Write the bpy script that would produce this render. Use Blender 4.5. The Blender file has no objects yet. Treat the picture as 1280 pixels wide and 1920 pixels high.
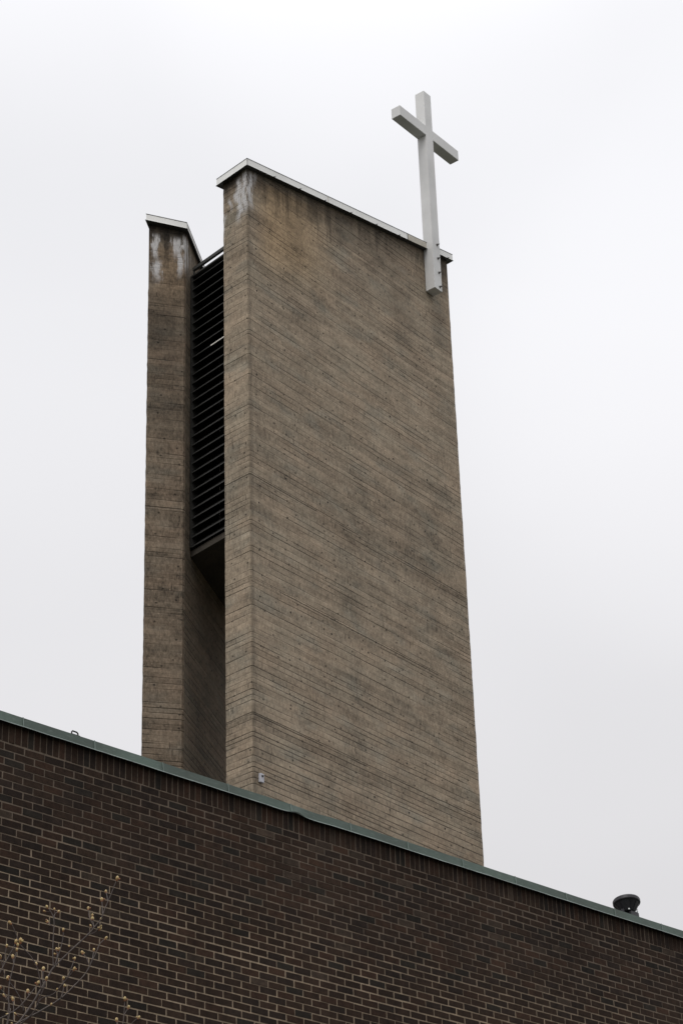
import bpy, math, random
from mathutils import Vector, Matrix, noise
import numpy as np

# ------------------------------------------------------------------ camera
S = bpy.context.scene
COL = S.collection
CAM_H = 1.6
R_ = Vector((0.9994586916, 0.0160300676, -0.0287290909))
U_ = Vector((0.0328986887, -0.4869917594, 0.8727867452))
F_ = Vector((0.0, 0.8732594478, 0.4872555149))
cd = bpy.data.cameras.new('camera')
cd.sensor_fit = 'VERTICAL'; cd.sensor_height = 36.0; cd.lens = 81.311
cd.clip_start = 0.1; cd.clip_end = 5000
cam = bpy.data.objects.new('camera', cd); COL.objects.link(cam)
m = Matrix.Identity(4)
for i in range(3):
    m[i][0] = R_[i]; m[i][1] = U_[i]; m[i][2] = -F_[i]
m[2][3] = CAM_H
cam.matrix_world = m
S.camera = cam
S.render.resolution_x = 682; S.render.resolution_y = 1024
S.view_settings.view_transform = 'Standard'; S.view_settings.look = 'None'
S.view_settings.exposure = 0.0; S.view_settings.gamma = 1.0

# ------------------------------------------------------------------ node helper
class NT:
    def __init__(s, tree): s.t = tree; s.n = tree.nodes; s.l = tree.links
    def new(s, typ, **kw):
        nd = s.n.new(typ)
        for k, v in kw.items(): setattr(nd, k, v)
        return nd
    def put(s, sock, v):
        if isinstance(v, bpy.types.NodeSocket): s.l.new(v, sock)
        elif isinstance(v, (tuple, list)) and len(v) == 3 and sock.type == 'RGBA': sock.default_value = (*v, 1)
        elif v is not None: sock.default_value = v
    def m(s, op, a, b=None, c=None, clamp=False):
        nd = s.new('ShaderNodeMath', operation=op); nd.use_clamp = clamp
        s.put(nd.inputs[0], a)
        if b is not None: s.put(nd.inputs[1], b)
        if c is not None: s.put(nd.inputs[2], c)
        return nd.outputs[0]
    def add(s, a, b): return s.m('ADD', a, b)
    def sub(s, a, b): return s.m('SUBTRACT', a, b)
    def mul(s, a, b): return s.m('MULTIPLY', a, b)
    def sm(s, x, a, b, lo=0.0, hi=1.0):
        nd = s.new('ShaderNodeMapRange', interpolation_type='SMOOTHSTEP')
        s.put(nd.inputs[0], x); nd.inputs[1].default_value = a; nd.inputs[2].default_value = b
        nd.inputs[3].default_value = lo; nd.inputs[4].default_value = hi
        return nd.outputs[0]
    def lin(s, x, a, b, lo=0.0, hi=1.0):
        nd = s.new('ShaderNodeMapRange'); nd.clamp = True
        s.put(nd.inputs[0], x); nd.inputs[1].default_value = a; nd.inputs[2].default_value = b
        nd.inputs[3].default_value = lo; nd.inputs[4].default_value = hi
        return nd.outputs[0]
    def vec(s, x, y, z=0.0):
        nd = s.new('ShaderNodeCombineXYZ')
        s.put(nd.inputs[0], x); s.put(nd.inputs[1], y); s.put(nd.inputs[2], z)
        return nd.outputs[0]
    def xyz(s, v):
        nd = s.new('ShaderNodeSeparateXYZ'); s.put(nd.inputs[0], v); return nd.outputs
    def noise(s, v, scale=1.0, detail=2.0, rough=0.5):
        nd = s.new('ShaderNodeTexNoise'); s.put(nd.inputs['Vector'], v)
        nd.inputs['Scale'].default_value = scale; nd.inputs['Detail'].default_value = detail
        nd.inputs['Roughness'].default_value = rough
        return nd.outputs[0]
    def mix(s, f, a, b, mode='MIX'):
        nd = s.new('ShaderNodeMix', data_type='RGBA', blend_type=mode)
        s.put(nd.inputs[0], f); s.put(nd.inputs[6], a); s.put(nd.inputs[7], b)
        return nd.outputs[2]
    def scale_col(s, c, f):
        nd = s.new('ShaderNodeVectorMath', operation='SCALE'); s.put(nd.inputs[0], c); s.put(nd.inputs[3], f)
        return nd.outputs[0]

# ------------------------------------------------------------------ sky and sun
W = bpy.data.worlds.new('World'); S.world = W; W.use_nodes = True
SUN_EL, SUN_AZ = 52.0, 200.0          # azimuth from +Y, clockwise
g = NT(W.node_tree); W.node_tree.nodes.clear()
out = g.new('ShaderNodeOutputWorld'); bg = g.new('ShaderNodeBackground')
g.l.new(bg.outputs[0], out.inputs[0])
sky = g.new('ShaderNodeTexSky', sky_type='NISHITA'); sky.sun_disc = False
sky.sun_elevation = math.radians(SUN_EL); sky.sun_rotation = math.radians(SUN_AZ)
tc = g.new('ShaderNodeTexCoord').outputs['Generated']
x, y, z = g.xyz(tc)
zz = g.m('MAXIMUM', z, 0.0)
base = g.lin(zz, 0.20, 0.56, 0.665, 0.91)
top = g.sm(zz, 0.60, 0.98, 0.0, 1.3)
c1 = g.noise(g.vec(x, y, g.mul(z, 1.6)), 2.3, 3.0, 0.5)
c2 = g.noise(g.vec(x, g.mul(y, 1.3), g.mul(z, 2.0)), 7.0, 3.0, 0.5)
cl = g.add(g.mul(g.sub(c1, 0.5), 0.16), g.mul(g.sub(c2, 0.5), 0.035))
def patch(px, py, rad, amp):
    d0 = (F_ + R_ * ((px - 640) / 4336.6) - U_ * ((py - 960) / 4336.6)).normalized()   # brighter cloud in that part of the sky
    dp = g.new('ShaderNodeVectorMath', operation='DOT_PRODUCT'); g.put(dp.inputs[0], tc); dp.inputs[1].default_value = d0
    return g.sm(dp.outputs['Value'], math.cos(math.radians(rad)), 1.0, 0.0, amp)
lum_patch = g.add(patch(1330, 640, 9.0, 0.085), patch(700, -40, 6.5, 0.07))
lum = g.add(g.add(g.add(base, top), cl), lum_patch)
tint = g.mix(g.lin(zz, 0.25, 0.6), (1.004, 0.985, 0.998), (0.985, 0.985, 1.015))
over = g.scale_col(tint, lum)
skyc = g.mix(0.04, over, g.scale_col(sky.outputs[0], 0.1))
g.l.new(skyc, bg.inputs[0]); bg.inputs[1].default_value = 1.0

sd = bpy.data.lights.new('sun', 'SUN'); sd.energy = 1.15; sd.angle = math.radians(25); sd.color = (1, 0.97, 0.93)
sun = bpy.data.objects.new('sun', sd); COL.objects.link(sun)
sdir = Vector((math.sin(math.radians(SUN_AZ)) * math.cos(math.radians(SUN_EL)),
               math.cos(math.radians(SUN_AZ)) * math.cos(math.radians(SUN_EL)), math.sin(math.radians(SUN_EL))))
sun.rotation_euler = sdir.to_track_quat('Z', 'Y').to_euler(); sun.location = sdir * 60

# ------------------------------------------------------------------ object helpers
def tag(o, label=None, cat=None, group=None, kind=None):
    for k, v in (('label', label), ('category', cat), ('group', group), ('kind', kind)):
        if v: o[k] = v
    return o
def thing(name, loc, label, cat, group=None):
    o = bpy.data.objects.new(name, None); COL.objects.link(o); o.location = loc
    o.empty_display_size = 0.2
    return tag(o, label, cat, group)
def origin(o):
    v = Vector((0, 0, 0))
    while o: v += o.location; o = o.parent
    return v
class MB:
    def __init__(s): s.v = []; s.f = []; s.mi = []; s.uv = []; s.uv2 = []; s.col = []
    def face(s, pts, mi=0, uv=None, uv2=None, col=None):
        b = len(s.v); s.v += [Vector(p) for p in pts]; s.f.append(tuple(range(b, b + len(pts)))); s.mi.append(mi)
        s.uv.append(uv); s.uv2.append(uv2); s.col.append(col)
    def hexa(s, b, t, mi=0, col=None, caps=True):
        """b, t: two rings (bottom, top) of equal length, counter-clockwise seen from above"""
        n = len(b)
        for i in range(n):
            j = (i + 1) % n
            s.face([b[i], b[j], t[j], t[i]], mi, col=col)
        if caps:
            s.face(list(reversed(b)), mi, col=col); s.face(list(t), mi, col=col)
    def box(s, o, ax, ay, az, x0, x1, y0, y1, z0, z1, mi=0, col=None):
        P = lambda a, b, c: o + ax * a + ay * b + az * c
        if ax.cross(ay).dot(az) < 0: y0, y1 = y1, y0
        s.hexa([P(x0, y0, z0), P(x1, y0, z0), P(x1, y1, z0), P(x0, y1, z0)],
               [P(x0, y0, z1), P(x1, y0, z1), P(x1, y1, z1), P(x0, y1, z1)], mi, col)
    def lathe(s, o, axis, prof, n=32, mi=0):
        axis = axis.normalized(); a = axis.orthogonal().normalized(); b = axis.cross(a)
        rings = [[o + axis * h + (a * math.cos(2 * math.pi * k / n) + b * math.sin(2 * math.pi * k / n)) * r for k in range(n)] for r, h in prof]
        for q in range(len(rings) - 1):
            for k in range(n):
                k2 = (k + 1) % n
                s.face([rings[q][k], rings[q][k2], rings[q + 1][k2], rings[q + 1][k]], mi)
        if prof[0][0] > 1e-4: s.face(list(reversed(rings[0])), mi)
        if prof[-1][0] > 1e-4: s.face(rings[-1], mi)
    def tube(s, pts, rad, n=6, mi=0):
        pts = [Vector(p) for p in pts]; rings = []
        for i, p in enumerate(pts):
            d = (pts[min(i + 1, len(pts) - 1)] - pts[max(i - 1, 0)]).normalized()
            a = d.cross(Vector((0.13, 0.97, 0.2))).normalized(); b = d.cross(a)
            rings.append([p + (a * math.cos(2 * math.pi * k / n) + b * math.sin(2 * math.pi * k / n)) * rad[i] for k in range(n)])
        for q in range(len(rings) - 1):
            for k in range(n):
                k2 = (k + 1) % n
                s.face([rings[q][k2], rings[q][k], rings[q + 1][k], rings[q + 1][k2]], mi)
        s.face(rings[0], mi); s.face(list(reversed(rings[-1])), mi)
    def build(s, name, mats, parent=None, smooth=False, bevel=0):
        me = bpy.data.meshes.new(name); o = bpy.data.objects.new(name, me); COL.objects.link(o)
        off = origin(parent) if parent else Vector((0, 0, 0))
        me.from_pydata([tuple(p - off) for p in s.v], [], s.f)
        if not isinstance(mats, (list, tuple)): mats = [mats]
        for mt in mats: me.materials.append(mt)
        me.polygons.foreach_set('material_index', s.mi)
        if any(u is not None for u in s.uv):
            for nm, src in (('uv', s.uv), ('top', s.uv2)):
                lay = me.uv_layers.new(name=nm); arr = []
                for f, u in zip(s.f, src): arr += [c for p in (u or [(0, 5)] * len(f)) for c in p]
                lay.data.foreach_set('uv', arr)
        if any(c is not None for c in s.col):
            ca = me.color_attributes.new('tone', 'FLOAT_COLOR', 'CORNER'); arr = []
            for f, c in zip(s.f, s.col): arr += list((*(c or (1, 1, 1)), 1)) * len(f)
            ca.data.foreach_set('color', arr)
        if smooth: me.polygons.foreach_set('use_smooth', [True] * len(s.f))
        if bevel or smooth:
            import bmesh
            bm = bmesh.new(); bm.from_mesh(me); bmesh.ops.remove_doubles(bm, verts=bm.verts, dist=1e-5)
            bmesh.ops.recalc_face_normals(bm, faces=bm.faces); bm.to_mesh(me); bm.free()
        if bevel:
            md = o.modifiers.new('edge_rounding', 'BEVEL'); md.width = bevel; md.segments = 2; md.limit_method = 'ANGLE'
        me.update()
        if parent: o.parent = parent
        return o
def U2(deg): a = math.radians(deg); return Vector((math.sin(a), math.cos(a), 0))
Z = Vector((0, 0, 1))

def inset_poly(poly, dist):
    """offset every edge of a ccw polygon outward by dist (number, or one per edge) and meet the neighbours"""
    n = len(poly); ds = dist if isinstance(dist, (list, tuple)) else [dist] * n; L = []
    for k in range(n):
        a, b = poly[k], poly[(k + 1) % n]; d = (b - a).normalized(); L.append((a + Vector((d.y, -d.x, 0)) * ds[k], d))
    res = []
    for k in range(n):
        (p, d), (q, e) = L[k - 1], L[k]; dd = d.x * e.y - d.y * e.x; r = q - p
        res.append(p + d * ((r.x * e.y - r.y * e.x) / dd))
    return res
def mat(name, col, rough=0.6, metal=0.0, var=0.0, vscale=3.0, bump=0.0, bscale=30.0, col2=None, spec=0.5):
    mt = bpy.data.materials.new(name); mt.use_nodes = True
    g = NT(mt.node_tree); b = g.n['Principled BSDF']
    b.inputs['Roughness'].default_value = rough; b.inputs['Metallic'].default_value = metal
    b.inputs['Specular IOR Level'].default_value = spec
    co = g.new('ShaderNodeNewGeometry').outputs['Position']
    if var or col2:
        f = g.noise(co, vscale, 5.0, 0.6)
        c2 = col2 or tuple(c * (1 - var) for c in col)
        g.put(b.inputs['Base Color'], g.mix(g.lin(f, 0.35, 0.65), col, c2))
    else: b.inputs['Base Color'].default_value = (*col, 1)
    if bump:
        bp = g.new('ShaderNodeBump'); bp.inputs['Strength'].default_value = bump; bp.inputs['Distance'].default_value = 0.01
        g.l.new(g.noise(co, bscale, 4.0), bp.inputs['Height']); g.l.new(bp.outputs[0], b.inputs['Normal'])
    return mt

# ------------------------------------------------------------------ board-marked concrete
def concrete(name, base, warm, lifts, white, stains=(), gain=1.0, sootvar=1.9, mott=1.0, corner=False, seed=0.0, dirt=1.0, dark_top=0.3, warm_box=None, board=0.104, plain=0.0):
    mt = bpy.data.materials.new(name); mt.use_nodes = True
    g = NT(mt.node_tree); b = g.n['Principled BSDF']; b.inputs['Roughness'].default_value = 0.92
    b.inputs['Specular IOR Level'].default_value = 0.25
    uv = g.new('ShaderNodeUVMap', uv_map='uv').outputs[0]; tp = g.new('ShaderNodeUVMap', uv_map='top').outputs[0]
    u, z, _ = g.xyz(uv); d, _, _ = g.xyz(tp)
    u0 = u
    u = g.add(u, seed)
    wob = g.mul(g.sub(g.noise(g.vec(g.mul(u, 0.7), g.mul(z, 0.4)), 1.0, 1.0), 0.5), 0.03)
    zw = g.add(z, wob)
    # boards: irregular heights
    def vor(feat, w, rnd):
        nd = g.new('ShaderNodeTexVoronoi', voronoi_dimensions='1D', feature=feat)
        g.put(nd.inputs['W'], w); nd.inputs['Scale'].default_value = 1.0 / board; nd.inputs['Randomness'].default_value = rnd
        return nd
    e = vor('DISTANCE_TO_EDGE', zw, 0.65).outputs['Distance']
    c = vor('F1', zw, 0.65).outputs['Color']
    r1, r2, r3 = g.xyz(c)
    seg = g.add(g.m('DIVIDE', u, 3.1), g.mul(r1, 7.0))
    segi = g.m('FLOOR', seg); segf = g.m('FRACT', seg)
    wn = g.new('ShaderNodeTexWhiteNoise', noise_dimensions='2D'); g.put(wn.inputs['Vector'], g.vec(segi, g.mul(r2, 91.0)))
    br = wn.outputs['Value']
    gr2 = g.noise(g.vec(g.mul(u, 14.0), g.mul(z, 6.0), 4 + seed), 1.0, 4.0, 0.65)
    # seam between boards, fading in and out along its length
    fade = g.add(g.noise(g.vec(g.mul(u, 0.55), g.mul(z, 6.0)), 1.0, 3.0, 0.6), g.sm(z, 16.2, 18.6, 0.10, -plain))
    line = g.mul(g.mul(g.sm(e, 0.03, 0.13, 1.0, 0.0), g.lin(gr2, .35, .55, .55, 1.15)), g.sm(fade, 0.44, 0.64, 0.08, 1.0))
    vj = g.mul(g.sm(g.m('ABSOLUTE', g.sub(segf, 0.5)), 0.4955, 0.499), g.sm(r3, 0.45, 0.6))
    line = g.m('MAXIMUM', line, g.mul(vj, 0.75))
    # fibrous grain and pale flecks
    gr = g.noise(g.vec(g.mul(u, 26.0), g.mul(z, 12.0), seed), 1.0, 4.0, 0.75)
    fl = g.mul(g.sm(g.noise(g.vec(g.mul(u, 30.0), g.mul(z, 12.0), 9 + seed), 1.0, 3.0, 0.6), 0.60, 0.76),
               g.sm(g.noise(g.vec(g.mul(u, 1.6), g.mul(z, 2.2), 3), 1.0, 3.0), 0.42, 0.62))
    big = g.noise(g.vec(g.mul(u, 0.5), g.mul(z, 0.35), 7 + seed), 1.0, 5.0, 0.6)
    mid = g.noise(g.vec(g.mul(u, 1.7), g.mul(z, 3.4), 17 + seed), 1.0, 4.0, 0.6)
    band = g.noise(g.vec(g.mul(u, 0.12), g.mul(z, 2.6), 5 + seed), 1.0, 3.0, 0.6)
    run = g.noise(g.vec(g.mul(u, 5.5), g.mul(z, 0.45), 2 + seed), 1.0, 4.0, 0.65)
    L = g.add(1.0, g.mul(g.sub(br, 0.5), 0.20))
    L = g.add(L, g.mul(g.sub(gr, 0.5), 1.7)); L = g.add(L, g.mul(g.sub(gr2, 0.5), 0.95))
    L = g.add(L, g.mul(g.sub(big, 0.5), 0.8)); L = g.add(L, g.mul(g.sub(mid, 0.5), 1.2))
    L = g.add(L, g.mul(g.sub(band, 0.5), 0.30)); L = g.add(L, g.mul(g.sub(run, 0.5), 0.30))
    L = g.add(L, g.mul(fl, 1.0))
    L = g.add(1.0, g.mul(g.sub(L, 1.0), mott))
    hue = g.noise(g.vec(g.mul(u, 0.9), g.mul(z, 1.9), 30 + seed), 1.0, 4.0, 0.6)
    colr = g.mix(g.lin(hue, 0.35, 0.65), base, warm)
    colr = g.mix(g.lin(g.noise(g.vec(g.mul(u, 1.3), g.mul(z, 2.7), 40 + seed), 1.0, 3.0), 0.52, 0.72, 0, 0.55), colr, (base[0] * .82, base[1] * .92, base[2] * 1.0))
    if warm_box:
        ua, ub, da, db = warm_box
        wm = g.mul(g.mul(g.sm(u0, ua - .3, ua + .4), g.sm(u0, ub - .9, ub + .9, 1, 0)), g.mul(g.sm(d, da, da + .2), g.sm(d, db - 1.1, db, 1, 0)))
        colr = g.mix(g.mul(wm, 0.75), colr, (warm[0] * 1.35, warm[1] * 1.22, warm[2] * 0.98))
    # pour joints: dark crack with a greyer lift of concrete below it
    for lz, st in lifts:
        dz = g.sub(g.add(z, g.mul(g.sub(run, 0.5), 0.03)), lz)
        crack = g.mul(g.sm(g.m('ABSOLUTE', dz), 0.004, 0.02, 1, 0), g.sm(g.noise(g.vec(g.mul(u, 0.8), lz), 1.0, 2.0), 0.40, 0.52, 0.25, 1.0))
        line = g.m('MAXIMUM', line, g.mul(crack, min(1.0, st * 1.3)))
        below = g.mul(g.sm(dz, -0.34, -0.06), g.sm(dz, -0.01, 0.0, 1, 0))
        L = g.sub(L, g.mul(g.mul(below, 0.16 * st), g.lin(mid, 0.3, 0.6, 0.4, 1.2)))
    L = g.mul(L, g.sub(1.0, g.mul(line, 0.56)))
    # weathering under the capping: soot runs
    soot = g.mul(g.sm(g.add(d, g.mul(g.sub(run, 0.5), -sootvar)), 0.0, dark_top * 2.6, 1, 0), g.lin(mid, 0.25, 0.55, 0.55, 1.0))
    soot2 = g.mul(g.sm(d, 0.0, 2.6, 1, 0), g.sm(run, 0.50, 0.70))
    L = g.mul(L, g.sub(1.0, g.mul(soot, min(.9, 0.62 * dirt)))); L = g.mul(L, g.sub(1.0, g.mul(soot2, 0.30)))
    for uc, w_, d0, d1, st in stains:
        sx = g.sm(g.add(g.m('ABSOLUTE', g.sub(u0, uc)), g.mul(g.sub(run, 0.5), w_ * 1.6)), w_ * .35, w_, 1, 0)
        sy = g.mul(g.sm(d, d0 - .1, d0 + .15), g.sm(g.add(d, g.mul(g.sub(mid, 0.5), 0.9)), d1 - .6, d1, 1, 0))
        L = g.mul(L, g.sub(1.0, g.mul(g.mul(g.mul(sx, sy), g.lin(gr2, .35, .6, .5, 1.1)), st)))
    if corner:   # darker band beside the corner
        cm = g.mul(g.sm(g.add(u0, g.mul(g.sub(mid, 0.5), 0.06)), 0.02, 0.13, 1, 0), g.sm(u0, -0.03, 0.0))
        L = g.mul(L, g.sub(1.0, g.mul(cm, 0.30)))
    # pin holes and blowholes
    vn = g.new('ShaderNodeTexVoronoi', voronoi_dimensions='2D'); g.put(vn.inputs['Vector'], g.vec(g.mul(u, 3.0), g.mul(z, 3.6)))
    vn.inputs['Scale'].default_value = 1.0
    p1, p2, p3 = g.xyz(vn.outputs['Color'])
    pore = g.mul(g.sm(vn.outputs['Distance'], 0.04, 0.085, 1, 0), g.sm(p1, 0.45, 0.6))
    L = g.mul(L, g.sub(1.0, g.mul(pore, 0.72)))
    L = g.m('MAXIMUM', g.mul(L, gain), 0.08)
    colr = g.scale_col(colr, L)
    # lime bloom
    wmask = None
    for uc, w, d0, d1, st in white:
        uu = g.m('ABSOLUTE', g.sub(g.add(u0, g.mul(g.sub(g.noise(g.vec(g.mul(d, 2.6), uc), 1.0, 3.0), 0.5), 0.22)), uc))
        prof = g.sub(1.0, g.m('DIVIDE', uu, w))
        ends = g.mul(g.sm(d, d0, d0 + 0.18), g.sm(d, d1 - 0.45, d1, 1, 0))
        fine = g.noise(g.vec(g.mul(u, 24.0), g.mul(z, 4.0), 11), 1.0, 4.0, 0.7)
        k = g.sm(g.add(g.mul(g.m('MAXIMUM', prof, -0.5), 0.55), g.mul(fine, 1.25)), 0.76, 1.14)
        k = g.mul(g.mul(k, ends), st)
        wmask = k if wmask is None else g.m('MAXIMUM', wmask, k)
    if wmask is not None: colr = g.mix(g.m('MINIMUM', wmask, 0.9), colr, g.scale_col(g.mix(0.0, (0.52, 0.51, 0.505), (0.5, 0.5, 0.5)), g.add(0.45, g.mul(gr, 1.1))))
    g.put(b.inputs['Base Color'], colr)
    h = g.add(g.add(g.mul(line, -0.9), g.mul(br, 0.5)), g.add(g.mul(gr, 0.55), g.mul(gr2, 0.5)))
    bp = g.new('ShaderNodeBump'); bp.inputs['Strength'].default_value = 0.8; bp.inputs['Distance'].default_value = 0.012
    g.l.new(h, bp.inputs['Height']); g.l.new(bp.outputs[0], b.inputs['Normal'])
    return mt

LIFTS = [(25.62, 0.35), (23.37, 0.5), (21.36, 1.0), (19.37, 0.9), (18.1, 0.4), (16.9, 0.8)]
M_main = concrete('board_marked_concrete', (0.262, 0.217, 0.160), (0.285, 0.222, 0.159), LIFTS,
                  [(-0.20, 0.16, 0.12, 1.3, 1.0), (-0.06, 0.14, 0.05, 1.2, 1.0), (0.09, 0.13, 0.08, 1.1, 0.9), (0.2, 0.1, 0.06, 0.5, 0.7), (-0.42, 0.08, 0.45, 0.95, 0.8), (-0.58, 0.07, 0.75, 1.35, 0.6)],
                  [(2.3, 0.9, 0.15, 0.9, 0.45), (3.6, 1.1, 0.1, 1.3, 0.28), (5.75, 0.35, 1.35, 2.6, 0.30), (5.95, 0.45, 0.0, 1.2, 0.45), (1.35, 0.35, 0.3, 2.2, 0.22), (4.6, .5, 0.2, 3.0, 0.14), (-0.45, 0.35, -0.2, 0.75, 0.7), (0.35, 0.25, -0.2, 0.5, 0.4)],
                  corner=True, warm_box=(0.35, 2.0, 0.15, 2.6))
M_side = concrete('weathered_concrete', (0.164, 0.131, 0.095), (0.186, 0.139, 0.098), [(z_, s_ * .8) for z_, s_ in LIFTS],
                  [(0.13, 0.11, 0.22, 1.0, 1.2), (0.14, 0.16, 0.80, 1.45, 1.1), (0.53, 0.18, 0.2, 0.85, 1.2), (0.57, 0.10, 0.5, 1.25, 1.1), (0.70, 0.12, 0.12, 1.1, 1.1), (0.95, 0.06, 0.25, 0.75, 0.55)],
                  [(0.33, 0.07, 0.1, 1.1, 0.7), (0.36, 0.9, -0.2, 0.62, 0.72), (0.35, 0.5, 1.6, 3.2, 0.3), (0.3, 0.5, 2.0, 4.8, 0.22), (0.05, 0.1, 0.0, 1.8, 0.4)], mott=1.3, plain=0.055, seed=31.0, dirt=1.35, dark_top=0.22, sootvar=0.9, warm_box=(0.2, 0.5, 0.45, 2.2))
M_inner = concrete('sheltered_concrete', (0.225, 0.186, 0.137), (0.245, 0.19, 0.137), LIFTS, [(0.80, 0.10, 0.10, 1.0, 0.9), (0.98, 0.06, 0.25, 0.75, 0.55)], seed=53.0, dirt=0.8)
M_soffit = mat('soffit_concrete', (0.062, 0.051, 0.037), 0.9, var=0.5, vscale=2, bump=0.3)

# ------------------------------------------------------------------ tower geometry
C0 = Vector((-1.52751646, 33.96566934, 0))
u = U2(38.0063); w = U2(-47.8131)                  # long face direction, end face direction
nrm = Vector((u.y, -u.x, 0)); inn = -nrm           # outward of long face, towards the inner face
LEN = 6.24
P1 = Vector((-2.732, 35.149, 0)); P0 = Vector((-3.402, 34.967, 0))
v = U2(74.82); i_ = U2(13.6); ir = Vector((i_.y, -i_.x, 0))
vf = Vector((v.y, -v.x, 0))

def top_main(p):
    q = p - C0; return 27.985 + 0.2015 * q.dot(u) - 0.075 * q.dot(inn)
det = v.x * i_.y - v.y * i_.x
gx = (-0.105 * i_.y + 0.23 * v.y) / det; gy = (-0.105 * -i_.x + -0.23 * v.x) / det
def top_side(p):
    q = p - P1; return 27.455 + gx * q.x + gy * q.y

tower = thing('bell_tower', (-1.5, 36.5, 0), 'tall board-marked concrete bell tower of two splayed slabs with dark louvres between them', 'tower')

def slab(poly, uvals, topf, face_mat, seed, drop=0.06):
    """poly ccw from above; uvals[k] = (u at k, u at k+1). Cast in board-high rings whose arrises waver a little."""
    mb = MB(); n = len(poly); rg = random.Random(seed)
    cen = sum(poly, Vector((0, 0, 0))) / n
    zmin = min(topf(p) - drop for p in poly)
    lv = [0.0]
    while lv[-1] < zmin - 0.25: lv.append(lv[-1] + (1.5 if lv[-1] < 12 else rg.uniform(.085, .115)))
    rings = []
    for q, zl in enumerate(lv + [None]):
        ring = []
        for k, p in enumerate(poly):
            z_ = zl if zl is not None else topf(p) - drop
            d1 = (p - poly[k - 1]).normalized(); d2 = (p - poly[(k + 1) % n]).normalized()
            ring.append(p + d1 * rg.uniform(-.0045, .003) + d2 * rg.uniform(-.0045, .003) + Z * z_)
        rings.append(ring)
    for q in range(len(rings) - 1):
        A, Bq = rings[q], rings[q + 1]
        for k in range(n):
            j = (k + 1) % n; ua, ub = uvals[k]
            P4 = [A[k], A[j], Bq[j], Bq[k]]; us = [ua, ub, ub, ua]; tt = [topf(poly[x_]) - drop for x_ in (k, j, j, k)]
            mb.face(P4, face_mat[k], [(u_, p.z) for u_, p in zip(us, P4)], [(t__ - p.z, 0) for t__, p in zip(tt, P4)])
    mb.face(rings[-1], 0, [(p.x, p.y) for p in poly], [(0.5, 0)] * n)
    return mb

ch = 0.028
nb = C0 + w * 0.615
m_poly = [C0 + u * ch, C0 + u * LEN, C0 + u * LEN + inn * 0.606, nb, C0 + w * ch]
m_uv = [(ch, LEN), (LEN, LEN + .6), (20, 14), (-0.615, -ch), (-ch, ch)]
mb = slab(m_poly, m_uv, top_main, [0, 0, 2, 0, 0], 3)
# form-tie holes: flat discs, the shade of each recess put into a dark colour
cols = [0.22, 0.98, 2.08, 3.10, 4.08, 5.12]
rows = [25.25 - 0.896 * k for k in range(-1, 5)] + [20.89 - 0.8967 * k for k in range(0, 7)]
rng = random.Random(5)
for rz in rows:
    for cu in cols:
        if rng.random() < 0.12: continue
        cc = C0 + u * (cu + rng.uniform(-.03, .03)) + Z * (rz + rng.uniform(-.012, .012)) + nrm * 0.0015
        r = rng.uniform(0.014, 0.021); ring = []
        for k in range(8):
            a = k * math.pi / 4; ring.append(cc + (u * math.cos(a) + Z * math.sin(a)) * r)
        mb.face(ring, 1)
M_hole = mat('painted_hole_shade', (0.02, 0.016, 0.012), 1.0)
main_slab = mb.build('concrete_slab', [M_main, M_hole, M_inner], tower)
main_slab['label'] = 'long near slab with the sloping white capped top'

SL = 5.0
s_poly = [P0, P1 - v * ch, P1 + i_ * ch * 1.3, P1 + i_ * SL, P0 + i_ * SL]
s_uv = [(0.0, 0.665), (0.665, 0.72), (0.72, 0.72 + SL), (8, 9), (15, 10)]
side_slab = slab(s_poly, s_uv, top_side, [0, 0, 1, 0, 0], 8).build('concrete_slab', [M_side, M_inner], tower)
side_slab['label'] = 'farther lime-streaked slab left of the louvres'

# ------------------------------------------------------------------ metal cappings
M_cap = mat('pale_painted_sheet', (0.84, 0.84, 0.815), 0.6, var=0.10, vscale=1.5, bump=0.06, bscale=3)
M_capstain = mat('stained_sheet', (0.56, 0.52, 0.44), 0.55, var=0.30, vscale=5)
M_dark = mat('dark_edge_metal', (0.035, 0.035, 0.032), 0.5)
def capping(poly, topf, off, h, seams, label):
    off = off if isinstance(off, list) else [off] * len(poly)
    outp = inset_poly(poly, off); inp = inset_poly(poly, -0.02); lip = inset_poly(poly, [o_ + 0.014 for o_ in off])
    outt = inset_poly(poly, [o_ + 0.004 for o_ in off])
    n = len(poly); mb = MB()
    T = lambda p, dz: p + Z * (topf(p) + dz)
    for k in range(n):
        j = (k + 1) % n
        mb.face([T(outp[k], -h), T(outp[j], -h), T(outp[j], -0.012), T(outp[k], -0.012)])
        mb.face([T(outt[k], -0.012), T(outt[j], -0.012), T(outt[j], 0.0), T(outt[k], 0.0)], 2)     # folded dark top bead
        mb.face([T(outp[k], -0.012), T(outp[j], -0.012), T(outt[j], -0.012), T(outt[k], -0.012)], 2)
        mb.face([T(outp[j], -h), T(outp[k], -h), T(lip[k], -h - 0.010), T(lip[j], -h - 0.010)])
        mb.face([T(inp[k], -h), T(inp[j], -h), T(lip[j], -h - 0.012), T(lip[k], -h - 0.012)], 2)      # soffit
    mb.face([T(p, 0.0) for p in outt], 2)
    return mb, outp
mb, co = capping(m_poly[:1] + m_poly[1:3] + [m_poly[3]] if False else [C0, C0 + u * LEN, C0 + u * LEN + inn * 0.606, nb], top_main, 0.09, 0.150, [], '')
cap = mb.build('capping', [M_cap, M_capstain, M_dark], tower)
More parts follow.
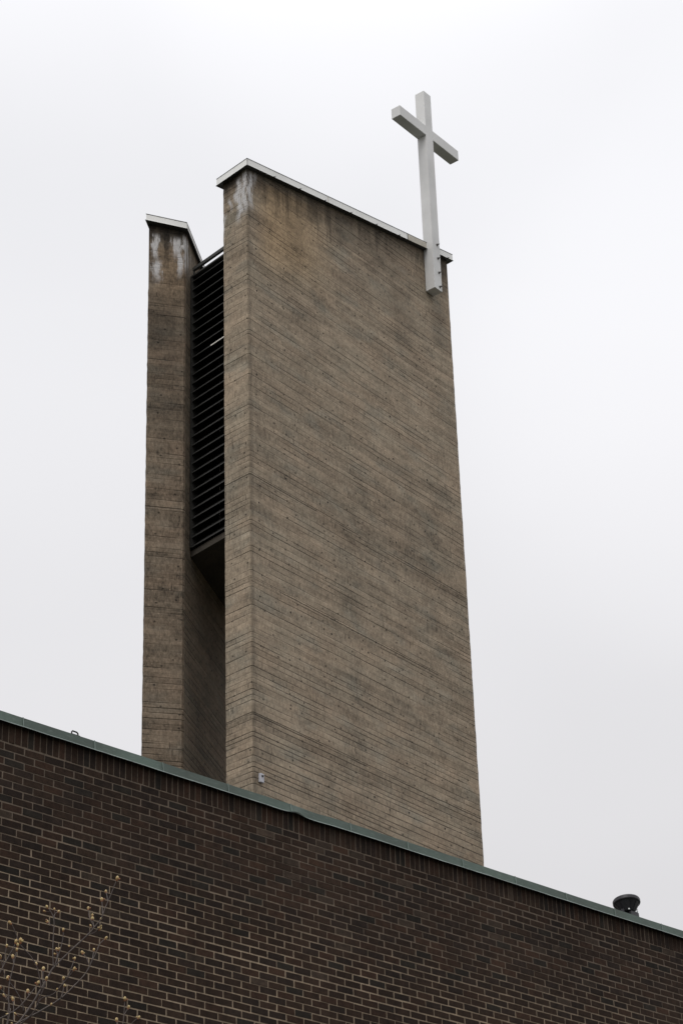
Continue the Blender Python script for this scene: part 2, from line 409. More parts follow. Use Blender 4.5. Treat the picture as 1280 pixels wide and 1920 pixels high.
# overlapping seams and hold-down clips on the long fascia
for t_ in (2.27, 4.80):
    q = C0 + u * t_ + nrm * 0.0915; z_ = top_main(q)
    s = MB(); s.box(q + Z * z_, u, nrm, Z + u * 0.0, -0.006, 0.006, -0.001, 0.004, -0.15, -0.010)
    s.build('seam', M_dark if t_ > 3 else M_capstain, cap)
s = MB()
qa, qb = C0 + u * 4.806 + nrm * 0.0925, C0 + u * 5.43 + nrm * 0.0925
za, zb = top_main(qa), top_main(qb)
s.hexa([qa + Z * (za - .150), qb + Z * (zb - .150), qb - nrm * .002 + Z * (zb - .150), qa - nrm * .002 + Z * (za - .150)],
       [qa + Z * (za - .013), qb + Z * (zb - .013), qb - nrm * .002 + Z * (zb - .013), qa - nrm * .002 + Z * (za - .013)])
s.build('stained_fascia_sheet', M_capstain, cap)
s = MB(); q = C0 + u * -0.094 + nrm * 0.094
s.box(q + Z * top_main(q), u, nrm, Z, -.004, .004, -.004, .004, -.15, -.01); s.build('seam', M_dark, cap)
for t_ in (0.66, 1.41, 2.16, 2.96, 3.76, 4.50, 6.15):
    q = C0 + u * t_ + nrm * 0.104; z_ = top_main(q) - 0.165
    s = MB(); s.box(q + Z * z_, u, nrm, Z, -0.012, 0.012, -0.02, 0.012, -0.004, 0.014)
    s.box(q + Z * z_, (u + Z * 0.9).normalized(), nrm, Z, 0.0, 0.05, 0.0, 0.008, 0.002, 0.016)
    s.build('clip', M_dark, cap)
mb, _ = capping([P0, P1, P1 + i_ * SL, P0 + i_ * SL], top_side, [0.085, 0.045, 0.05, 0.02], 0.140, [], '')
cap2 = mb.build('capping', [M_cap, M_capstain, M_dark], tower)

# ------------------------------------------------------------------ bell chamber between the slabs
M_slat = mat('louvre_blade_paint', (0.030, 0.029, 0.026), 0.55, var=0.3, vscale=6)
M_lip = mat('louvre_lip_metal', (0.045, 0.045, 0.041), 0.5, var=0.5, vscale=4)
M_bright = mat('sky_slit_white', (0.75, 0.72, 0.66), 0.35)  # pale colour standing in for sky light between the slats
sl = U2(-43.155); so = Vector((-sl.y, sl.x, 0))      # so: outward of louvre plane
if so.y > 0: so = -so
B0 = nb + u * 0.25
def isect(o, d, po, pd):
    """parameter along o + d*t where it meets line po + pd*s"""
    dd = d.x * pd.y - d.y * pd.x; q = po - o
    return (q.x * pd.y - q.y * pd.x) / dd
def span(back):
    o = B0 - so * abs(back)
    return o, isect(o, sl, nb, u) , isect(o, sl, P1, i_)
louvre = MB().build('louvre', M_slat, tower) if False else None
lz0, pitch = 20.745, 0.1868
fr = MB()
o, t0, t1 = span(0.0)
fr.box(o, sl, so, Z, t1 - 0.06, t1 - 0.005, -0.30, 0.022, 20.75, 26.45)
fr.box(o, sl, so, Z, t0 + 0.005, t0 + 0.05, -0.30, -0.02, 20.75, 26.45)
o2, t02, t12 = span(1.5)
louvre = fr.build('louvre', [M_slat], tower)
back = MB(); back.box(o2, sl, so, Z, t02, t12, -0.06, 0.0, 20.72, 26.498); back.build('backing_panel', M_slat, louvre)
nsl = 31
for k in range(nsl):
    zb = lz0 + pitch * k
    prof = [(0.004, 0.0), (0.012, 0.0), (0.012, 0.011), (0.002, 0.015), (-0.17, 0.225), (-0.176, 0.219), (0.0, 0.010)]
    mb = MB()
    def end(t): 
        return [o + sl * t + so * a + Z * (zb + b) for a, b in prof]
    ta, tb = t0 + 0.005, t1 - 0.0605
    A, Bq = end(ta), end(tb); n = len(prof)
    for q in range(n):
        r = (q + 1) % n
        mb.face([A[q], A[r], Bq[r], Bq[q]], 1 if q in (0, 1, 2) else 0)
    mb.face(A, 0); mb.face(list(reversed(Bq)), 0)
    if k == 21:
        mb.box(o + Z * zb, sl, so, Z, 0.235, 0.62, 0.013, 0.016, -0.004, 0.016, 2)  # added strip imitating a bright slit of sky, not a bent slat
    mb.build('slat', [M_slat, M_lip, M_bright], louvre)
mb = MB(); mb.box(o, sl, so, Z, t0 + .004, t1 - .004, -0.22, 0.014, 26.47, 26.50); mb.build('head_flashing', M_lip, louvre)
rail = MB(); rail.box(o, sl, so, Z, t0 + .003, t1 - 0.09, -0.02, 0.03, 26.585, 26.65)
rail.box(o, sl, so, Z, t1 - 0.12, t1 - 0.09, -0.01, 0.02, 26.50, 26.60)
rail.box(o, sl, so, Z, t0 + 0.05, t0 + 0.08, -0.01, 0.02, 26.50, 26.60)
rail.build('guard_rail', M_dark, tower)
# floor beam with soffit, and the chamber roof
def prism_between(z0, z1, front_off, back_off, name, mt, g0=0.002):
    oa, a0, a1 = span(front_off); ob, b0, b1 = span(back_off)
    ring = [oa + sl * (a1 - g0), oa + sl * (a0 + g0), ob + sl * (b0 + g0), ob + sl * (b1 - g0)]
    mbb = MB(); mbb.hexa([p + Z * z0 for p in ring], [p + Z * z1 for p in ring]); return mbb.build(name, mt, tower)
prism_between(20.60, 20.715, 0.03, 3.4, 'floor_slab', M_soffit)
prism_between(26.50, 26.56, -0.19, 3.4, 'chamber_roof', M_slat)

# ------------------------------------------------------------------ cross
M_cross = mat('pale_grey_aluminium', (0.71, 0.71, 0.70), 0.6, var=0.16, vscale=0.8, bump=0.04, bscale=2, spec=0.25)
cb = C0 + u * 5.57 + nrm * 0.118
cross = thing('cross', cb + Z * 27.93, 'large pale grey metal cross bolted to the top right end of the concrete tower', 'cross')
D0, D1 = 0.006, 0.232
mb = MB(); X0, X1 = 5.445, 5.69
mb.box(C0, u, nrm, Z, X0, X1, D0, D1, 27.93, 32.93); mb.build('shaft', M_cross, cross, bevel=0.006)
for a, b_ in ((4.57, X0 - .0005), (X1 + .0005, 6.585)):
    mb = MB(); mb.box(C0, u, nrm, Z, a, b_, D0 + .002, D1 - .001, 31.755, 32.005); mb.build('arm', M_cross, cross, bevel=0.006)
M_bolt = mat('bolt_steel', (0.10, 0.09, 0.085), 0.5, metal=0.4)
for t_, z_ in ((5.59, 29.04), (5.595, 28.71), (5.60, 28.36), (5.605, 28.02)):
    mb = MB(); c_ = C0 + u * (t_ + .01) + Z * z_
    mb.lathe(c_ + nrm * (D1 + .001), nrm, [(.030, 0), (.030, .006), (.019, .007), (.019, .028), (.010, .029), (.010, .062), (.004, .064)], 6)
    mb.build('bolt', M_bolt, cross)

# small sensor box fixed to the long face
sb_c = C0 + u * 0.165 + Z * 15.83
box = thing('sensor_box', sb_c, 'tiny pale grey box with a dark round eye, fixed low on the concrete face', 'sensor box')
M_plast = mat('pale_plastic', (0.46, 0.46, 0.50), 0.5)
mb = MB(); mb.box(sb_c, u, nrm, Z, -.045, .045, .002, .045, -.075, .075); bo = mb.build('housing', M_plast, box, bevel=0.006)
mb = MB(); mb.lathe(sb_c + nrm * .0455 + Z * .03, nrm, [(.020, 0), (.018, .012), (.010, .016), (0, .017)], 12); mb.build('lens', M_dark, bo)

# ------------------------------------------------------------------ brick building
wd = U2(45.7423); wn_ = Vector((wd.y, -wd.x, 0)); WP = Vector((0, 23.5, 0)); wi = -wn_
build_ = thing('brick_building', WP, 'dark brown brick building with a green copper capped flat parapet in front of the tower', 'building')
A_, B_ = -11.0, 16.0
ZS = 10.544                                  # bottom of the soldier course
PH, PV, PS = 0.238, 0.0766, 0.0752
rng = random.Random(11)
def nz(a, b, c=0.0): return noise.noise(Vector((a, b, c)))
def brick_col():
    r = rng.random()
    if r < .50: c = (0.0400, 0.0240, 0.0158)
    elif r < .75: c = (0.032, 0.0210, 0.0155)
    elif r < .90: c = (0.050, 0.0275, 0.0175)
    elif r < .97: c = (0.027, 0.0215, 0.0165)
    else: c = (0.060, 0.042, 0.030)
    k = rng.uniform(.78, 1.2)
    return tuple(x * k * .70 for x in c)
mb = MB()
def brick(t0, t1, z0, z1, tl, tr, col):
    pj = rng.uniform(-.0015, .0025); tilt = rng.uniform(-.0018, .0018)
    y0, y1 = max(pj, -.0008), max(pj + rng.uniform(-.0015, .0015), -.0008)
    a, b, c, d = (t0 + rng.uniform(-.0015, .0015), z0 + tilt), (t1 + rng.uniform(-.0015, .0015), z0 - tilt), (t1 + rng.uniform(-.0015, .0015), z1 - tilt), (t0 + rng.uniform(-.0015, .0015), z1 + tilt)
    ys = (y0, y1, y1, y0)
    f = [WP + wd * p[0] + Z * p[1] + wn_ * yy for p, yy in zip((a, b, c, d), ys)]
    k = [WP + wd * p[0] + Z * p[1] - wn_ * .014 for p in (a, b, c, d)]
    mb.face(f, 0, col=col)
    for q in range(4):
        r = (q + 1) % 4; mb.face([k[q], k[r], f[r], f[q]], 0, col=col)
# soldier course
t_ = A_
while t_ < B_ - PS:
    ww = PS - 0.0115 + rng.uniform(-.003, .003)
    brick(t_, t_ + ww, ZS + rng.uniform(0, .004), ZS + 0.228 + rng.uniform(-.004, .003), 0, 0, brick_col())
    t_ += PS
row = 0; zz_ = ZS - 0.012
while zz_ > 2.2:
    off = (row % 2) * PH / 2 + 0.02 * nz(row * .37, 3.1) + (0.06 if row % 17 == 11 else 0)
    t_ = A_ + off; z1 = zz_; z0 = zz_ - (PV - 0.0135)
    detail = zz_ > 5.5
    while t_ < B_ - PH:
        dz = 0.011 * nz(t_ * .35, row * .21, 5.0) + rng.uniform(-.0012, .0012)
        g_ = rng.uniform(.011, .018)
        if detail or True:
            brick(t_, t_ + PH - g_, z0 + dz, z1 + dz, 0, 0, brick_col())
        t_ += PH
    zz_ -= PV; row += 1
M_brick = bpy.data.materials.new('dark_clinker_brick'); M_brick.use_nodes = True
g = NT(M_brick.node_tree); b = g.n['Principled BSDF']; b.inputs['Roughness'].default_value = 0.85; b.inputs['Specular IOR Level'].default_value = 0.15
at_ = g.new('ShaderNodeVertexColor', layer_name='tone').outputs[0]
ps = g.new('ShaderNodeNewGeometry').outputs['Position']
f1 = g.noise(ps, 14.0, 5.0, 0.65); f2 = g.noise(ps, 70.0, 3.0, 0.6); f3 = g.noise(ps, 0.55, 3.0, 0.55)
L = g.m('MAXIMUM', g.add(g.add(g.mul(f1, 1.7), g.mul(f2, 1.0)), g.add(-0.95, g.mul(f3, 1.2))), 0.2)
g.put(b.inputs['Base Color'], g.scale_col(at_, L))
bp = g.new('ShaderNodeBump'); bp.inputs['Strength'].default_value = .5; bp.inputs['Distance'].default_value = .004
g.l.new(g.add(f1, f2), bp.inputs['Height']); g.l.new(bp.outputs[0], b.inputs['Normal'])
M_mort = bpy.data.materials.new('sandy_mortar'); M_mort.use_nodes = True
g = NT(M_mort.node_tree); b = g.n['Principled BSDF']; b.inputs['Roughness'].default_value = 0.95
ps = g.new('ShaderNodeNewGeometry').outputs['Position']; x, y, z = g.xyz(ps)
n1 = g.noise(ps, 0.9, 4.0, 0.6); n2 = g.noise(ps, 26.0, 4.0, 0.7); n3 = g.noise(ps, 3.5, 3.0, 0.6)
# soot washed down from the capping covers the joints of the upper courses
zz2 = g.add(z, g.mul(g.sub(n1, 0.5), 1.3))
dirty = g.sm(zz2, 9.05, 9.95)
c_ = g.mix(dirty, (0.285, 0.220, 0.152), (0.135, 0.103, 0.075))
c_ = g.scale_col(c_, g.m('MAXIMUM', g.add(g.add(-0.5, g.mul(n2, 1.2)), g.add(g.mul(n3, 1.1), g.mul(n1, 0.7))), 0.25))
g.put(b.inputs['Base Color'], c_)
bp = g.new('ShaderNodeBump'); bp.inputs['Strength'].default_value = .6; bp.inputs['Distance'].default_value = .004
g.l.new(n2, bp.inputs['Height']); g.l.new(bp.outputs[0], b.inputs['Normal'])
mb.build('brickwork', M_brick, build_)
mb = MB()
DEEP = 9.3
P = lambda t, y, z: WP + wd * t + wi * y + Z * z
mb.face([P(A_, .0025, 0), P(B_, .0025, 0), P(B_, .0025, 10.77), P(A_, .0025, 10.77)])
mb.build('mortar_bed', M_mort, build_)
# rendered sides and back of the building, and the roof behind the parapet
mb = MB()
mb.box(WP, wd, wi, Z, A_, B_, 0.02, 0.33, 2.2, 10.775); mb.build('parapet_wall', M_mort, build_)
M_roof = mat('roofing_felt', (0.06, 0.06, 0.058), 0.9, var=0.3, vscale=1.0)
mb = MB(); mb.box(WP, wd, wi, Z, A_, B_, 0.34, DEEP, 0, 10.2); mb.build('wall', M_brick and mat('rear_brick', (0.04, 0.026, 0.022), .9, var=.3), build_)
mb = MB(); mb.box(WP, wd, wi, Z, A_, B_, 0.34, DEEP, 10.204, 10.25); mb.build('roof', M_roof, build_)
mb = MB(); mb.box(WP, wd, wn_, Z, A_, B_, -0.012, 0.05, 0, 2.2); mb.build('plinth', mat('plinth_concrete', (.16, .15, .13), .9, var=.3, bump=.3), build_)

# copper capping, slightly wavy, one dented sheet
M_cop = bpy.data.materials.new('green_patinated_copper'); M_cop.use_nodes = True
g = NT(M_cop.node_tree); b = g.n['Principled BSDF']; b.inputs['Roughness'].default_value = 0.5; b.inputs['Metallic'].default_value = 0.0
ps = g.new('ShaderNodeNewGeometry').outputs['Position']
n1 = g.noise(ps, 1.7, 5.0, 0.65); n2 = g.noise(ps, 9.0, 4.0, 0.7)
uvn = g.new('ShaderNodeUVMap', uv_map='uv').outputs[0]; cu_, cv_, _ = g.xyz(uvn)
sheet = g.new('ShaderNodeTexWhiteNoise', noise_dimensions='1D'); g.put(sheet.inputs['W'], g.m('FLOOR', g.m('DIVIDE', g.add(cu_, 20.062), 0.869)))
run = g.noise(g.vec(g.mul(cu_, 9.0), g.mul(cv_, 6.0)), 1.0, 4.0, 0.65)
c_ = g.mix(g.lin(n1, .36, .64), (0.058, 0.088, 0.066), (0.084, 0.134, 0.105))
c_ = g.mix(g.mul(g.sm(run, .52, .72), .6), c_, (0.17, 0.22, 0.19))
c_ = g.mix(g.mul(g.sm(n2, .55, .75), .5), c_, (0.035, 0.05, 0.042))
c_ = g.scale_col(c_, g.add(0.60, g.mul(sheet.outputs['Value'], 0.26)))
g.put(b.inputs['Base Color'], c_)
M_coplip = mat('copper_edge_highlight', (0.40, 0.47, 0.44), 0.35, var=.45, vscale=4)  # sky highlight along the drip lip, put into a pale base colour
M_copseam = mat('copper_seam', (0.15, 0.195, 0.17), 0.5, var=.3, vscale=9)
def cop_prof(t):
    wv = 0.0035 * nz(t * 1.3, 1.0) + 0.002 * nz(t * 4.0, 7.0)
    wo = 0.004 * nz(t * 1.1, 9.0) + 0.002 * nz(t * 5.0, 2.0)
    dent = math.exp(-((t + .86) / .09) ** 2); dent2 = math.exp(-((t + .60) / .18) ** 2)
    tu = 0.006 * nz(t * .9, 20) - .010 * dent2
    zt = 10.826 + tu; zb_ = 10.732 + wv + .014 * dent - .009 * dent2
    return [(-0.33, 10.74), (-0.33, zt + .012), (0.036 + wo * .4, zt), (0.046 + wo + .012 * dent, zb_), (0.062 + wo + .016 * dent, zb_ - 0.006), (0.062 + wo, zb_ - 0.013), (0.030, zb_ - 0.002)]
mb = MB(); NSEG = 520; ts = [A_ - .05 + (B_ - A_ + .1) * k / NSEG for k in range(NSEG + 1)]
prev = None
for t_ in ts:
    pr = cop_prof(t_); ring = [P(t_, -a, b_) for a, b_ in pr]
    if prev:
        for q in range(len(ring) - 1):
            mb.face([prev[1][q + 1], ring[q + 1], ring[q], prev[1][q]], 1 if q in (3, 4) else 0,
                    [(prev[0], q + 1), (t_, q + 1), (t_, q), (prev[0], q)], [(0, 0)] * 4)
    prev = (t_, ring)
cop = mb.build('capping', [M_cop, M_coplip], build_)
k = 0
t_ = -0.062 - .869 * 12
while t_ < B_:
    pr = cop_prof(t_); a2 = pr[2]; a3 = pr[3]; s = MB()
    r1 = [P(t_ - .006, -a2[0] - .001, a2[1] + .002), P(t_ + .006, -a2[0] - .001, a2[1] + .002)]
    r2 = [P(t_ - .006, -a3[0] - .002, a3[1]), P(t_ + .006, -a3[0] - .002, a3[1])]
    r1o = [p + wn_ * .004 + Z * .001 for p in r1]; r2o = [p + wn_ * .004 for p in r2]
    s.face([r2o[0], r2o[1], r1o[1], r1o[0]]); s.face([r2[0], r2o[0], r1o[0], r1[0]]); s.face([r2o[1], r2[1], r1[1], r1o[1]]); s.face([r1o[0], r1o[1], r1[1], r1[0]]); s.face([r2[0], r2[1], r2o[1], r2o[0]])
    s.build('seam', M_copseam, cop)
    t_ += .869; k += 1

# ring anchor on the parapet
hk = P(-3.752, .0, 10.835)
M_iron = mat('rusty_iron', (0.030, 0.024, 0.022), .7, var=.4, vscale=20)
mb = MB(); hh = [(-.042, -.01), (-.040, .030), (-.032, .042), (.020, .040), (.034, .032), (.042, -.01)]
mb.tube([hk + wd * a + Z * b_ for a, b_ in hh], [.008] * 6, 8)
mb.box(hk, wd, wn_, Z, -.05, .05, -.02, .02, -.006, .004)
tag(mb.build('roof_anchor', M_iron), 'small dark metal loop standing on the green parapet capping at the left', 'anchor')

# uplight floodlight behind the parapet
M_blk = mat('black_cast_metal', (0.016, 0.015, 0.019), .45, var=.3, vscale=12)
M_gal = mat('galvanised_bolt', (0.72, 0.74, 0.72), .3, metal=.3)
fl_c = P(5.1, 0.42, 10.25)
fl = thing('floodlight', fl_c, 'black bowl-shaped floodlight tilted up behind the green parapet capping at the right', 'floodlight')
ax = (Z * 1.0 + wi * 0.15 + wd * 0.08).normalized(); bc = P(5.1, 0.42, 11.155)
mb = MB(); mb.lathe(bc, ax, [(.045, -.085), (.075, -.082), (.082, -.075), (.150, .030), (.166, .036), (.171, .045), (.171, .078), (.164, .090), (.150, .092)], 40); bowl = mb.build('bowl', M_blk, fl, smooth=False)
for k in range(12):
    a = 2 * math.pi * k / 12; p1 = ax.orthogonal().normalized(); p2 = ax.cross(p1); rd = p1 * math.cos(a) + p2 * math.sin(a)
    s = MB(); q0 = bc - ax * .075; s.hexa([q0 + rd * .078 + ax.cross(rd) * e_ + x_ for e_, x_ in ((-.003, Z * 0), (.003, Z * 0), (.003, rd * .012), (-.003, rd * .012))],
                                        [q0 + rd * .148 + ax * .102 + ax.cross(rd) * e_ + x_ for e_, x_ in ((-.003, Z * 0), (.003, Z * 0), (.003, rd * .005), (-.003, rd * .005))]); s.build('fin', M_blk, bowl)
M_glass = mat('lamp_glass', (0.05, 0.05, 0.055), .1)
mb = MB(); mb.lathe(bc + ax * .084, ax, [(.150, 0), (.148, .004), (0, .010)], 32); mb.build('lens', M_glass, fl)
mb = MB(); q = bc - ax * .15
mb.box(q, wd, wi, ax, -.03, .115, -.075, .075, -.06, .075); mb.box(q, wd, wi, ax, -.05, .13, -.05, .05, -.09, -.055)
gear = mb.build('gear_housing', M_blk, fl, bevel=.008)
mb = MB()
for sgn in (-1, 1):
    c_ = bc + wd * sgn * .094 - Z * .055
    mb.box(c_, wd, wn_, Z, -.006, .006, -.025, .025, -.21, .02)
mb.box(bc - Z * .27, wd, wn_, Z, -.10, .10, -.025, .025, -.006, .006); mb.build('bracket', M_blk, fl)
for sgn, dz in ((-.7, -.068), (.62, -.045), (.66, -.068)):
    c_ = bc + wd * sgn * .115 + wn_ * .085 + Z * dz
    mb = MB(); mb.lathe(c_, wn_, [(.011, 0), (.011, .010), (.006, .014)], 8); mb.build('bolt', M_gal, fl)
mb = MB(); mb.lathe(Vector((bc.x, bc.y, 10.25)), Z, [(.12, 0), (.12, .012), (.035, .014), (.035, .63)], 16); mb.build('post', M_blk, fl)

# ------------------------------------------------------------------ ground
M_ground = bpy.data.materials.new('ground'); M_ground.use_nodes = True
g = NT(M_ground.node_tree); b = g.n['Principled BSDF']; b.inputs['Roughness'].default_value = .95
ps = g.new('ShaderNodeNewGeometry').outputs['Position']
c_ = g.mix(g.lin(g.noise(ps, .25, 6.0, .6), .4, .6), (0.030, 0.037, 0.015), (0.050, 0.045, 0.030))
g.put(b.inputs['Base Color'], g.scale_col(c_, g.add(.5, g.noise(ps, 12.0, 4.0, .7))))
mb = MB(); G = 2500
mb.face([(-G, -G, 0), (G, -G, 0), (G, G, 0), (-G, G, 0)]); tag(mb.build('ground', M_ground), kind='structure')
M_asph = mat('asphalt', (0.04, 0.04, 0.04), .9, var=.3, vscale=3, bump=.4, bscale=60)
mb = MB(); q = WP + wn_ * 2.0
mb.face([q + wd * -40 + Z * .004, q + wn_ * 30 + wd * -40 + Z * .004, q + wn_ * 30 + wd * 40 + Z * .004, q + wd * 40 + Z * .004]); tag(mb.build('pavement', M_asph), kind='structure')

# ------------------------------------------------------------------ budding tree
TP = {'A': [[-2.326, 13.805, 5.596], [-2.184, 13.829, 5.745], [-2.075, 13.845, 5.824], [-1.965, 13.861, 5.887], [-1.831, 13.88, 5.975], [-1.743, 13.891, 6.063], [-1.676, 13.899, 6.143], [-1.64, 13.904, 6.223], [-1.614, 13.907, 6.28], [-1.596, 13.909, 6.329], [-1.559, 13.913, 6.365]], 'A2': [[-1.658, 13.901, 6.191], [-1.678, 13.929, 6.245], [-1.708, 13.956, 6.29]], 'A3': [[-1.64, 13.904, 6.223], [-1.635, 13.934, 6.298]], 'B': [[-2.276, 13.966, 5.64], [-2.133, 13.988, 5.821], [-2.033, 14.003, 5.965], [-1.968, 14.012, 6.085], [-1.918, 14.019, 6.182], [-1.896, 14.022, 6.222], [-1.806, 14.034, 6.321], [-1.692, 14.048, 6.436], [-1.647, 14.054, 6.494], [-1.609, 14.058, 6.544], [-1.587, 14.061, 6.61], [-1.549, 14.065, 6.711], [-1.513, 14.069, 6.813]], 'B2': [[-1.6, 14.059, 6.577], [-1.606, 14.089, 6.638], [-1.613, 14.118, 6.692]], 'B3': [[-1.57, 14.063, 6.66], [-1.577, 14.092, 6.705], [-1.588, 14.121, 6.747]], 'B4': [[-1.651, 14.053, 6.49], [-1.66, 14.082, 6.521], [-1.669, 14.112, 6.565]], 'B5': [[-1.692, 14.048, 6.436], [-1.657, 14.083, 6.463], [-1.622, 14.117, 6.498]], 'B6': [[-1.661, 14.052, 6.51], [-1.687, 14.079, 6.57], [-1.697, 14.108, 6.633]], 'C': [[-1.896, 14.022, 6.222], [-1.903, 14.021, 6.328], [-1.903, 14.022, 6.442], [-1.901, 14.022, 6.516], [-1.915, 14.02, 6.574], [-1.947, 14.015, 6.618]], 'C2': [[-1.903, 14.022, 6.541], [-1.903, 14.052, 6.585], [-1.884, 14.085, 6.61]], 'C3': [[-1.906, 14.021, 6.492], [-1.932, 14.048, 6.518], [-1.952, 14.075, 6.543]], 'D': [[-1.882, 13.974, 6.222], [-1.854, 13.978, 6.312], [-1.837, 13.98, 6.393], [-1.836, 13.98, 6.451]], 'D2': [[-1.875, 13.975, 6.247], [-1.872, 14.005, 6.297], [-1.881, 14.034, 6.345]], 'E': [[-1.961, 13.963, 6.069], [-1.971, 13.962, 6.133], [-1.989, 13.959, 6.205], [-2.03, 13.953, 6.277], [-2.094, 13.944, 6.349], [-2.127, 13.939, 6.422], [-2.152, 13.935, 6.479], [-2.165, 13.933, 6.492]], 'E2': [[-1.988, 13.959, 6.197], [-2.0, 13.988, 6.237]], 'F': [[-2.235, 13.517, 5.876], [-2.153, 13.53, 6.04], [-2.113, 13.536, 6.127], [-2.078, 13.541, 6.198], [-2.065, 13.544, 6.234]], 'F2': [[-2.14, 13.532, 6.067], [-2.123, 13.565, 6.217]], 'G': [[-2.125, 13.686, 5.556], [-2.124, 13.686, 5.716], [-2.115, 13.688, 5.847], [-2.118, 13.687, 6.003], [-2.103, 13.689, 6.098], [-2.084, 13.692, 6.209], [-2.08, 13.693, 6.234]], 'G2': [[-2.106, 13.689, 6.082], [-2.128, 13.716, 6.072]], 'G3': [[-2.095, 13.691, 6.145], [-2.107, 13.719, 6.199]], 'H': [[-2.033, 13.751, 5.864], [-2.043, 13.749, 5.918], [-2.091, 13.742, 6.004], [-2.146, 13.733, 6.074], [-2.163, 13.731, 6.121], [-2.185, 13.727, 6.204]], 'I': [[-2.264, 13.613, 5.714], [-2.157, 13.63, 5.785], [-2.092, 13.64, 5.824], [-2.035, 13.649, 5.872], [-1.971, 13.659, 5.958], [-1.939, 13.663, 6.009]], 'I2': [[-1.989, 13.656, 5.93], [-2.001, 13.684, 5.967]], 'I3': [[-2.085, 13.642, 5.828], [-2.113, 13.668, 5.823]], 'J': [[-2.122, 13.737, 5.677], [-2.045, 13.749, 5.786], [-1.98, 13.758, 5.849], [-1.931, 13.765, 5.943], [-1.857, 13.775, 5.975], [-1.806, 13.782, 6.038], [-1.754, 13.789, 6.105], [-1.737, 13.791, 6.132]], 'J2': [[-1.777, 13.786, 6.074], [-1.739, 13.821, 6.208]], 'K': [[-1.946, 13.713, 5.904], [-1.911, 13.717, 5.99], [-1.895, 13.72, 6.053]], 'K2': [[-1.911, 13.717, 5.99], [-1.922, 13.746, 6.078], [-1.924, 13.776, 6.134]], 'L': [[-1.818, 13.831, 5.967], [-1.804, 13.833, 6.023], [-1.806, 13.833, 6.089]], 'M': [[-2.103, 13.588, 5.725], [-2.093, 13.59, 5.832], [-2.11, 13.587, 5.901], [-2.157, 13.58, 5.963]], 'M2': [[-2.068, 13.594, 5.756], [-2.074, 13.623, 5.842], [-2.086, 13.652, 5.909]], 'M3': [[-2.11, 13.587, 5.886], [-2.134, 13.614, 5.924]], 'Nn': [[-1.537, 14.217, 5.687], [-1.492, 14.222, 5.798], [-1.475, 14.224, 5.909], [-1.469, 14.224, 5.989], [-1.466, 14.225, 6.068]], 'N2': [[-1.492, 14.222, 5.798], [-1.513, 14.25, 5.886], [-1.521, 14.279, 5.951]], 'N3': [[-1.492, 14.222, 5.798], [-1.427, 14.259, 5.918], [-1.384, 14.293, 5.967]], 'N4': [[-1.471, 14.224, 5.965], [-1.446, 14.257, 6.023]]}
base_t = Vector((-2.6, 13.6, 0))
tree = thing('tree', base_t, 'bare young tree with pale budding twigs in front of the brick wall', 'tree')
M_bark = mat('grey_brown_bark', (0.105, 0.082, 0.070), .75, var=.45, vscale=9)
M_bark2 = mat('dark_twig_bark', (0.060, 0.040, 0.032), .75, var=.4, vscale=9)
M_bud = mat('pale_bud_scale', (0.44, 0.34, 0.15), .6, col2=(0.26, 0.16, 0.05), vscale=60)
M_budr = mat('rusty_bud_base', (0.26, 0.10, 0.035), .6, var=.4, vscale=60)
rng = random.Random(3)
def smooth_path(pts, n=4):
    pts = [Vector(p) for p in pts]; res = []
    for k in range(len(pts) - 1):
        p0 = pts[max(k - 1, 0)]; p1 = pts[k]; p2 = pts[k + 1]; p3 = pts[min(k + 2, len(pts) - 1)]
        for j in range(n):
            s_ = j / n
            res.append(0.5 * ((2 * p1) + (p2 - p0) * s_ + (2 * p0 - 5 * p1 + 4 * p2 - p3) * s_ ** 2 + (3 * p1 - p0 - 3 * p2 + p3) * s_ ** 3))
    return res + [pts[-1]]
tw = MB(); buds = MB(); tr = MB()
trunk_top = Vector((-2.45, 13.75, 4.2))
tr.tube(smooth_path([base_t - Z * .05, base_t + Vector((.03, .02, 1.4)), base_t + Vector((.02, .1, 2.9)), trunk_top]), [.075 - .0032 * k for k in range(13)], 10)
trunk = tr.build('trunk', M_bark, tree, smooth=True)
bud_r = 0.0092
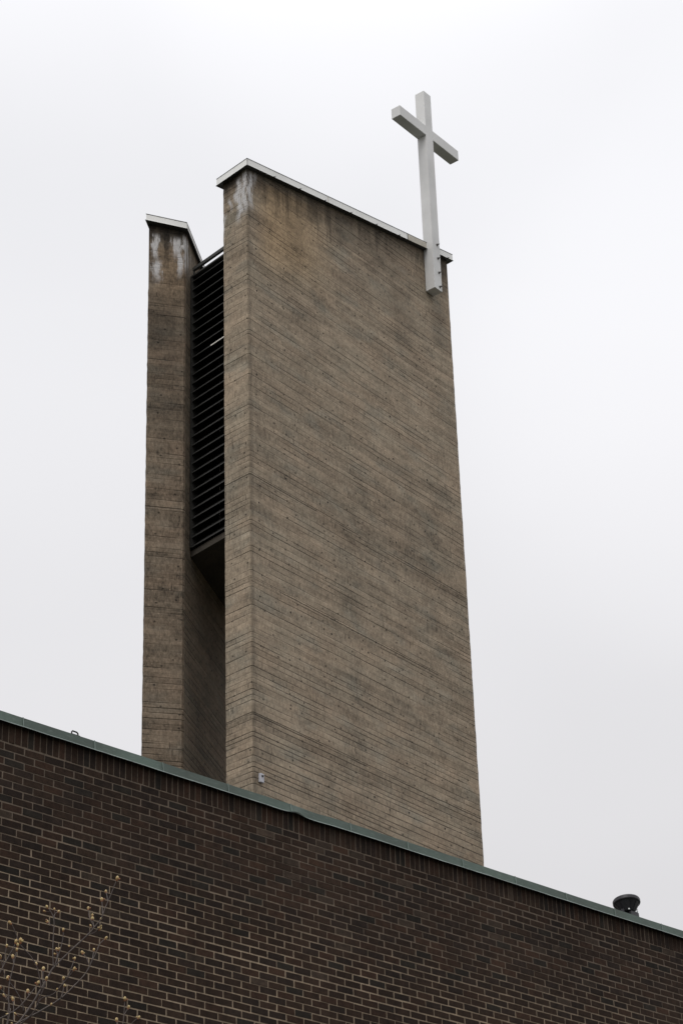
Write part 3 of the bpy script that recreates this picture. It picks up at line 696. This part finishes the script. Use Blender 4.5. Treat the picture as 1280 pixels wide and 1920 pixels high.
def bud(p, d, k=1.0):
    r = bud_r * k * rng.uniform(.85, 1.2); d = d.normalized()
    buds.lathe(p - d * r * .9, d, [(.15 * r, -r * .7), (.62 * r, -r * .25), (.75 * r, r * .3)], 7, 1)
    buds.lathe(p - d * r * .3, d, [(.70 * r, -r * .1), (r, r * .6), (.92 * r, r * 1.3), (.5 * r, r * 2.0), (0.0, r * 2.3)], 8, 0)
    if rng.random() < .45:
        sd_ = Vector((rng.uniform(-1, 1), rng.uniform(-1, 1), rng.uniform(-.2, .4))).normalized()
        r2 = r * .6; q = p + sd_ * r * 1.2 - d * r * .4
        buds.lathe(q, (d + sd_ * .8), [(.3 * r2, -r2 * .6), (r2, r2 * .5), (.7 * r2, r2 * 1.4), (0, r2 * 2)], 7, rng.choice((0, 1)))
roots = {'A': .0072, 'B': .0085, 'G': .0065, 'I': .007, 'F': .0055, 'J': .0055, 'Nn': .0055, 'H': .0045, 'M': .0045, 'E': .0045}
for name_, pts in TP.items():
    pts = [Vector(p) for p in pts]; main = name_ in roots
    if name_ in ('A', 'B', 'G', 'I', 'F', 'J', 'M', 'Nn'):
        s0 = pts[0]; k0 = Vector((trunk_top.x + (s0.x - trunk_top.x) * .12, trunk_top.y + (s0.y - trunk_top.y) * .3, trunk_top.z - .15))
        if name_ == 'Nn': k0 = trunk_top + Vector((.02, 0, -.6))
        pts = [k0, k0.lerp(s0, .5) + Vector((0, 0, -.10))] + pts
        extra = 1
    path = smooth_path(pts); n = len(path)
    r0 = roots.get(name_, .0042 if len(name_) == 1 else .0028) * .9; r1 = .0022
    rad = []
    for k in range(n):
        f = k / (n - 1); r = r0 + (r1 - r0) * f
        if main and len(pts) > len(TP[name_]) and k < 8: r *= 1 + (8 - k) * .16
        rad.append(r * (1 + .12 * math.sin(k * 2.1)))
    (tw if r0 > .005 or rng.random() < .45 else tr).tube(path, rad, 6) if False else tw.tube(path, rad, 6, 0 if r0 > .005 or rng.random() < .5 else 1)
    d = (path[-1] - path[-2]).normalized() + Z * .6
    bud(path[-1], d, 1.0)
    # nodes with side buds
    for k in range(3, n - 2):
        if rng.random() < (.07 if main else .05) and path[k].z > 5.75:
            sdv = Vector((rng.uniform(-1, 1), rng.uniform(-.6, .6), rng.uniform(.1, 1))).normalized()
            q = path[k] + sdv * rng.uniform(.015, .05)
            tw.tube([path[k], q], [.0030, .0022], 5, 1); bud(q, sdv + Z * .5, rng.uniform(.55, .85))
# a double terminal cluster and one unfolding green leaf tuft
c_ = Vector(TP['F'][-1]); bud(c_ + Vector((.028, 0, .004)), Z, 1.15); bud(c_ + Vector((.012, 0, -.022)), Z, 1.1)
tw.build('branches', [M_bark, M_bark2], trunk, smooth=True)
buds.build('buds', [M_bud, M_budr], tree)
